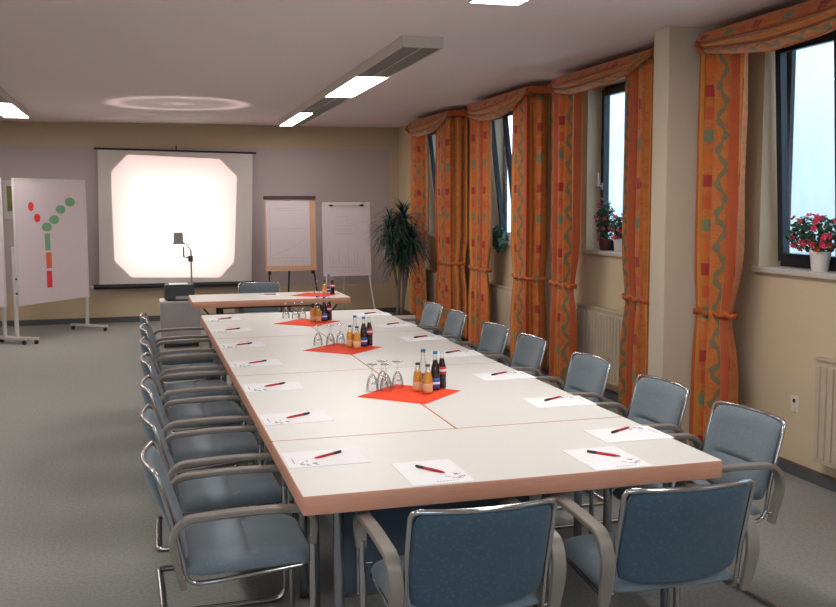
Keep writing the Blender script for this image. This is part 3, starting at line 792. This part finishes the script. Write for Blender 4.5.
q = MB().tube([(.12, 0, .51), (.065, 0, .52), (.065, 0, .64)], .010, 8); q.build('focus_handle', 'black', po)
q = MB().tube([(.150, .0, .59), (.11, .02, .66), (.05, .02, .70)], .007, 8); q.build('head_arm', 'white_metal', t)
hd = MB().box(-.05, .062, -.045, .03, .69, .815).build('mirror_head', 'mid_grey', t, smooth=False, bevel=.008)
MB().box(-.058, .070, -.05, .035, .675, .70).build('lens_ring', 'mid_grey', hd, smooth=False, bevel=.004)
# its beam: an eight-sided gobo, half-planes through the lamp point and the edges of the picture on the screen
LP = Vector((-.04, 9.08, 1.31))
octa = [(-.623, 2.427), (.677, 2.373), (.922, 2.122), (.857, .858), (.633, .626), (-.625, .658), (-.856, .904), (-.859, 2.18)]
octa = [Vector((x, 11.585, z)) for x, z in octa]; ctr = sum(octa, Vector())/8
ld = bpy.data.lights.new('projector_beam', 'SPOT'); lo = bpy.data.objects.new('projector_beam', ld); C.objects.link(lo)
lo.location = LP; d = (ctr-LP).normalized(); lo.rotation_euler = d.to_track_quat('-Z', 'Y').to_euler(); ld.spot_size = 1.4; ld.spot_blend = 0; ld.energy = PROJ; ld.shadow_soft_size = .0; ld.use_nodes = True
nt = ld.node_tree; em = nt.nodes['Emission']; geo = N(nt, 'ShaderNodeNewGeometry'); cur = None
SIGN = 1
for i in range(8):
    a = octa[i]-LP; b_ = octa[(i+1) % 8]-LP; nn = a.cross(b_).normalized()
    if nn.dot(ctr-LP) < 0: nn = -nn
    vm = N(nt, 'ShaderNodeVectorMath', operation='DOT_PRODUCT'); nt.links.new(geo.outputs['Incoming'], vm.inputs[0]); vm.inputs[1].default_value = nn*SIGN
    cur = vm.outputs['Value'] if cur is None else mth(nt, 'MINIMUM', cur, vm.outputs['Value'])
hard = mth(nt, 'GREATER_THAN', cur, 0); rampf = mth(nt, 'MINIMUM', mth(nt, 'MULTIPLY', mth(nt, 'MAXIMUM', cur, 0), 5), 1)
nt.links.new(mth(nt, 'MULTIPLY', hard, mth(nt, 'MULTIPLY_ADD', rampf, 1.0, 1.35)), em.inputs['Strength'])
nt.links.new(mixc(nt, rampf, (1, .78, .74), (1, .95, .91)), em.inputs['Color'])
# ring of stray light that the lens throws up on to the ceiling
l2 = bpy.data.lights.new('projector_stray_light', 'SPOT'); lo2 = bpy.data.objects.new('projector_stray_light', l2); C.objects.link(lo2)
lo2.location = (.0, 8.75, 1.42); lo2.rotation_euler = (PI, 0, 0); l2.spot_size = 1.9; l2.spot_blend = .5; l2.energy = 38; l2.shadow_soft_size = .0; l2.use_nodes = True
nt = l2.node_tree; em = nt.nodes['Emission']; geo = N(nt, 'ShaderNodeNewGeometry'); vm = N(nt, 'ShaderNodeVectorMath', operation='DOT_PRODUCT')
nt.links.new(geo.outputs['Incoming'], vm.inputs[0]); vm.inputs[1].default_value = (0, 0, SIGN)
cz = vm.outputs['Value']; rad_ = mth(nt, 'DIVIDE', mth(nt, 'SQRT', mth(nt, 'MAXIMUM', mth(nt, 'SUBTRACT', 1, mth(nt, 'MULTIPLY', cz, cz)), 0)), mth(nt, 'MAXIMUM', cz, .05))
ring = mth(nt, 'MULTIPLY', mth(nt, 'SUBTRACT', rad_, .50), 12); ring = mth(nt, 'EXPONENT', mth(nt, 'MULTIPLY', mth(nt, 'MULTIPLY', ring, ring), -1))
disc = mth(nt, 'MULTIPLY', mth(nt, 'LESS_THAN', rad_, .55), .35)
spot = mth(nt, 'EXPONENT', mth(nt, 'MULTIPLY', mth(nt, 'MULTIPLY', rad_, rad_), -140))
nt.links.new(mth(nt, 'ADD', mth(nt, 'ADD', ring, disc), spot), em.inputs['Strength']); em.inputs['Color'].default_value = (1, .82, .78, 1)

# ------------------------------------------------------------------ pinboards
A = Vector((-1.97, 9.80, 0)); B = Vector((-1.19, 10.85, 0)); ang = math.atan2(B.y-A.y, B.x-A.x)
def pinboard(loc, rz, label, L=1.25):
    t = thing('pinboard', label, 'pinboard', loc, rz, 'white pinboards on castors')
    MB().box(.02, L-.02, -.012, .012, .48, 2.03).build('panel', 'board', t, smooth=False)
    f = MB(); z0, z1 = .465, 2.045; f.box(0, .02, -.017, .017, z0, z1); f.box(L-.02, L, -.017, .017, z0, z1); f.box(.02, L-.02, -.017, .017, z1-.018, z1); f.box(.02, L-.02, -.017, .017, z0, z0+.018)
    f.build('frame', 'white_metal', t, smooth=False)
    for x in (.0, L):
        p_ = MB().box(x-.022, x+.022, .018, .052, .07, 1.2).build('post', 'white_metal', t, smooth=False, bevel=.004)
        k = MB()
        for z in (.62, .80): k.lathe([(.012, -.03), (.012, 0)], n=10)
        b2 = MB()
        for z in (.62, .80):
            q = MB().lathe([(.013, 0), (.013, .02), (.009, .024)], n=10); xform(q, Matrix.Translation((x, .018, z)) @ Matrix.Rotation(PI/2, 4, 'X')); b2.add(q.v, q.f)
        b2.build('clamp_screws', 'black', p_)
        fo = MB().box(x-.022, x+.022, -.29, .31, .055, .085).build('foot', 'white_metal', t, smooth=False, bevel=.004)
        for y in (-.26, .28):
            q = MB().lathe([(.024, -.014), (.028, -.008), (.028, .008), (.024, .014)], n=14); xform(q, Matrix.Translation((x, y, .028)) @ Matrix.Rotation(PI/2, 4, 'Y')); q.box(x-.012, x+.012, y-.012, y+.012, .045, .056); q.build('castor', 'black', fo)
    return t
pb = pinboard(A, ang, 'white pinboard on castors carrying the green, orange and red cards', 1.308)
pinboard(Vector((-2.11, 9.80, 0))-1.25*Vector((math.cos(ang), math.sin(ang), 0)), ang, 'white pinboard cut off by the left edge of the photo', 1.25)
nrm = Vector((math.sin(ang), -math.cos(ang), 0)); dr = Vector((math.cos(ang), math.sin(ang), 0))
def card(s, z, w, h, oval, mat, label):
    b_ = MB(); n = 28
    if oval: pts = [(w/2*math.cos(2*PI*k/n), h/2*math.sin(2*PI*k/n)) for k in range(n)]
    else: pts = [(-w/2, -h/2), (w/2, -h/2), (w/2, h/2), (-w/2, h/2)]
    n = len(pts); b_.add([(x, 0, y) for x, y in pts]+[(x, -.001, y) for x, y in pts], [tuple(range(n)), tuple(range(2*n-1, n-1, -1))]+[(k, (k+1) % n, n+(k+1) % n, n+k) for k in range(n)])
    o = b_.build('%s_card' % ('oval' if oval else 'rectangular'), mat, smooth=False)
    pt = A+dr*s+nrm*.0128; o.location = (pt.x, pt.y, z); o.rotation_euler = (0, 0, ang); tag(o, label, 'card', 'paper cards on the pinboard')
for (s, z), l in zip([(.997, 1.751), (.815, 1.654), (.689, 1.522), (.549, 1.431)], ['topmost of the four', 'second from the top', 'third from the top', 'lowest, above the green rectangle']):
    card(s, z, .185, .115, True, 'card_green', 'green oval card on the pinboard, '+l)
card(.282, 1.695, .10, .115, True, 'card_red', 'small red oval card on the pinboard, upper one')
card(.383, 1.55, .11, .11, True, 'card_red', 'small red oval card on the pinboard, lower one')
card(.550, 1.241, .095, .215, False, 'card_green', 'green rectangular card on the pinboard')
card(.562, 1.004, .10, .205, False, 'card_orange', 'orange rectangular card on the pinboard')
card(.558, .76, .095, .215, False, 'card_red', 'red rectangular card lowest on the pinboard')
# picture on the back wall
t = thing('framed_picture', 'small framed green picture on the back wall behind the pinboards', 'picture', (-2.235, YB, 1.52))
MB().box(-.075, .13, -.02, -.0005, 0, .54).build('frame', 'white_metal', t, smooth=False)
mt, nt, b = newmat('green_landscape_print'); v = objvec(nt); nn = noise(nt, 9, 3, v); nt.links.new(mixc(nt, nn, rgb(70, 84, 50), rgb(150, 140, 70)), b.inputs['Base Color'])
MB().box(-.03, .07, -.022, -.019, .11, .46).build('print', mt, t, smooth=False)

# ------------------------------------------------------------------ flipcharts
def flipchart(loc, w, z0, z1, kind, label, lean=.06, rz=0):
    t = thing('flipchart', label, 'flipchart', loc, rz, 'flipcharts with handwritten sheets')
    h = z1-z0; Mx = Matrix.Translation((0, 0, z0)) @ Matrix.Rotation(-lean, 4, 'X')
    def part(mb, nm, mat, par=t, **k): xform(mb, Mx); return mb.build(nm, mat, par, smooth=False, **k)
    hw = w/2
    if kind == 'wood':
        part(MB().box(-hw, hw, 0, .018, 0, h), 'board', 'beech_frame', bevel=.003)
        part(MB().box(-hw-.012, hw+.008, -.022, .02, h-.02, h+.025), 'clamp_bar', 'brown_clamp')
        part(MB().box(-hw-.01, hw, -.03, .0, .0, .045), 'tray', 'beech_frame')
        px0, px1, pz0, pz1 = -hw+.02, hw-.085, .07, h-.02
    else:
        part(MB().box(-hw, hw, 0, .014, .02, h), 'board', 'white_metal', bevel=.003)
        part(MB().box(-hw+.09, hw-.12, -.014, 0, h-.056, h-.048), 'clamp_bar', 'mid_grey')
        for x in (-hw+.13, hw-.13): part(MB().box(x-.025, x+.025, -.03, -.001, h-.058, h-.035), 'clamp_knob', 'black')
        px0, px1, pz0, pz1 = -hw-.005, hw-.01, -.02, h-.05
    sh = part(MB().box(px0, px1, -.006, -.001, pz0, pz1), 'paper_sheet', 'board')
    ln = MB(); rr_ = random.Random(7 if kind == 'wood' else 9); W_ = px1-px0; H_ = pz1-pz0
    def seg(x0, z0_, x1, z1_, r=.0022): ln.tube([(x0, -.007, z0_), (x1, -.007, z1_)], r, 4)
    if kind == 'wood':
        seg(px0+.08*W_, pz0+.1*H_, px0+.08*W_, pz0+.9*H_); seg(px0+.08*W_, pz0+.12*H_, px1-.05, pz0+.12*H_); seg(px0+.1*W_, pz0+.55*H_, px1-.08, pz0+.56*H_)
        seg(px0+.2*W_, pz0+.83*H_, px0+.85*W_, pz0+.83*H_); seg(px0+.2*W_, pz0+.86*H_, px0+.7*W_, pz0+.865*H_)
        for k in range(14): x = px0+(.12+.06*k)*W_; seg(x, pz0+.03*H_, x+rr_.uniform(-.01, .02), pz0+.09*H_)
        seg(px0+.1*W_, pz0+.15*H_, px0+.6*W_, pz0+.28*H_); seg(px0+.6*W_, pz0+.28*H_, px1-.06, pz0+.4*H_)
    else:
        seg(px0+.1*W_, pz0+.12*H_, px1-.06, pz0+.12*H_)
        for k in range(12): x = px0+(.14+.065*k)*W_; seg(x, pz0+.12*H_, x, pz0+(.2+.25*rr_.random())*H_); seg(x, pz0+.05*H_, x+.02, pz0+.09*H_)
        for k in range(5): seg(px0+.25*W_, pz0+(.6+.06*k)*H_, px0+rr_.uniform(.5, .8)*W_, pz0+(.6+.06*k+.005)*H_)
    xform(ln, Mx); ln.build('marker_drawing', 'faint_ink', sh)
    lm = 'leg_black' if kind == 'wood' else 'white_metal'
    for x, y, dx, dy in ((-hw+.05, .03, -.03, -.12), (hw-.05, .03, .10, -.12), (0, .04, 0, .42)):
        zt_ = z0+.12; MB().tube([(x, y, zt_ if y < .035 else z0+.6), (x+dx, y+dy, .008)], .012, 8).build('leg', lm, t)
    if kind == 'wood':
        q = MB()
        for x in (-hw+.05, hw-.05): q.box(x-.02, x+.02, .0, .05, z0-.05, z0+.0)
        q.build('leg_joints', 'black', t, smooth=False)
    return t
flipchart((1.575, 10.70, 0), .72, .765, 1.80, 'wood', 'flipchart with wooden frame and dark clamp bar, left of the white one')
flipchart((2.40, 10.75, 0), .71, .69, 1.735, 'white', 'white flipchart with a handwritten sheet beside the tall palm')

# ------------------------------------------------------------------ plants
def blade(mb, p0, dirv, L, w, droop, n=6):
    d = dirv.normalized(); side = d.cross(Vector((0, 0, 1)));
    if side.length < .1: side = Vector((1, 0, 0))
    side.normalize(); p_ = p0.copy(); o = len(mb.v)
    for i in range(n+1):
        k = i/n; ww = w*(math.sin(PI*min(1, .12+k*.88))**.6)*(1-k*.75)
        up = side.cross(d); mb.v += [p_-side*ww/2+up*ww*.12, p_.copy(), p_+side*ww/2+up*ww*.12]
        d = (d+Vector((0, 0, -droop/n*(1+k)))).normalized(); p_ = p_+d*L/n
    for i in range(n):
        a = o+3*i; mb.f += [(a, a+1, a+4, a+3), (a+1, a+2, a+5, a+4)]
rp = random.Random(11)
PX, PY = 2.76, 9.14
t = thing('potted_dracaena', 'tall dracaena palm with drooping narrow leaves in a white pot', 'potted plant', (PX, PY, 0))
MB().box(-.17, .17, -.15, .15, 0, .27).build('pot', 'pot_white', t, smooth=False, bevel=.02)
MB().box(-.155, .155, -.135, .135, .262, .272).build('soil', 'soil', t, smooth=False)
stems = [((-.03, .0), (-.12, .0, 1.38)), ((.03, .02), (.05, .03, 1.55)), ((.0, -.04), (.16, -.03, 1.25)), ((-.05, -.03), (.0, -.06, 1.12))]
for (x, y), tp in stems:
    MB().tube([(x, y, .26), (x*.8+tp[0]*.2+.02, y, .6), (tp[0]*.7+x*.3, tp[1]*.6, .95), tp], .016, 8, radii=[.022, .019, .017, .014]).build('stem', 'stem', t)
    cb = MB()
    for k in range(190):
        a = rp.uniform(0, 2*PI); el_ = rp.uniform(-.5, 1.35); dv = Vector((math.cos(a)*math.cos(el_), math.sin(a)*math.cos(el_), math.sin(el_)))
        p0 = Vector(tp)+Vector((0, 0, rp.uniform(-.16, .04)))+dv*.012
        Lr = rp.uniform(.32, .47)*(1.0 if el_ < .9 else .85)
        blade(cb, p0, dv, Lr, .026, rp.uniform(.6, 1.8))
    cb.build('leaf_crown', 'leaf', t, smooth=False)

def leafy(mb, c, rx, ry, rz_, n, size, rnd):
    for k in range(n):
        while True:
            u = Vector((rnd.uniform(-1, 1), rnd.uniform(-1, 1), rnd.uniform(-1, 1)))
            if .25 < u.length < 1: break
        p0 = Vector(c)+Vector((u.x*rx, u.y*ry, u.z*rz_)); nv = (u+Vector((rnd.uniform(-.5, .5), rnd.uniform(-.5, .5), rnd.uniform(-.2, .8)))).normalized()
        s1 = nv.orthogonal().normalized(); s1 = Matrix.Rotation(rnd.uniform(0, 6.28), 3, nv) @ s1; s2 = nv.cross(s1); s_ = size*rnd.uniform(.6, 1.2)
        o = len(mb.v); mb.v += [p0-s1*s_*.5, p0+s2*s_*.38+nv*.15*s_, p0+s1*s_*.6, p0-s2*s_*.38+nv*.15*s_]; mb.f += [(o, o+1, o+2), (o, o+2, o+3)]
def flower_mesh(mat, s, nm='flower'):
    b_ = MB()
    for k in range(5):
        a = 2*PI*k/5; d = Vector((math.cos(a), math.sin(a), .35)); sd = Vector((-math.sin(a), math.cos(a), 0)); o = len(b_.v)
        b_.v += [Vector((0, 0, 0)), d*s*.6+sd*s*.42, d*s+Vector((0, 0, s*.3)), d*s*.6-sd*s*.42]; b_.f += [(o, o+1, o+2), (o, o+2, o+3)]
    return b_.build(nm, mat, smooth=False)
def pot_round(t, r, h, mat):
    o = MB().lathe([(r*.78, 0), (r*.8, .004), (r*.98, h-.02), (r*1.03, h-.018), (r*1.03, h), (r*.92, h), (r*.9, h-.015)], n=24).build('pot', mat, t); 
    return o
def flowering(loc, r, h, potmat, lx, ly, lz, zc, nleaf, nfl, mats, label, name, seed, cx=0, cy=0, size=.035, fs=.022):
    rnd = random.Random(seed); t = thing(name, label, 'potted plant', loc)
    pot_round(t, r, h, potmat)
    fb = MB(); leafy(fb, (cx, cy, zc), lx, ly, lz, nleaf, size, rnd)
    for k in range(9): a = rnd.uniform(0, 6.28); fb.tube([(0, 0, h-.03), (cx*.5+lx*.3*math.cos(a), cy*.5+ly*.3*math.sin(a), (h+zc)/2), (cx+lx*.6*math.cos(a), cy+ly*.6*math.sin(a), zc)], .002, 4)
    fb.build('foliage', 'leaf2' if mats else 'ivy', t, smooth=False)
    pr = [flower_mesh(m_, fs) for m_ in mats]; used = set()
    for k in range(nfl):
        i = k % len(pr); o = pr[i] if i not in used else pr[i].copy()
        if i in used: C.objects.link(o)
        used.add(i); o.parent = t
        while True:
            u = Vector((rnd.uniform(-1, 1), rnd.uniform(-1, 1), rnd.uniform(-.8, 1)))
            if .75 < u.length < 1.1 and u.x < .35: break
        o.location = (cx+u.x*lx, cy+u.y*ly, zc+u.z*lz); dv = (u+Vector((-.4, -.5, .1))).normalized()
        o.rotation_euler = dv.to_track_quat('Z', 'Y').to_euler()
    return t
ZP = ZS+.002
flowering((3.48, 1.885, ZP), .062, .12, 'pot_white', .10, .26, .115, .225, 620, 42, ['pink', 'rust', 'pink'], 'pink flowering plant in a white pot on the nearest window sill', 'flowering_plant', 1, cy=.05)
flowering((3.48, 4.46, ZP), .058, .115, 'pot_white', .085, .12, .12, .20, 360, 9, ['pink'], 'pink flowering plant in a white pot on the sill beyond the pillar', 'flowering_plant', 2, cy=.0)
flowering((3.48, 4.74, ZP), .055, .10, 'terracotta', .08, .11, .20, .25, 380, 12, ['pink'], 'taller pink flowering plant in a dark red pot on the sill beyond the pillar', 'flowering_plant', 3)
flowering((3.46, 6.95, ZP), .052, .10, 'pot_white', .045, .22, .15, .03, 170, 0, [], 'trailing green ivy pot on the second window sill from the back wall', 'potted_ivy', 4, cx=-.105, cy=.12, size=.06)
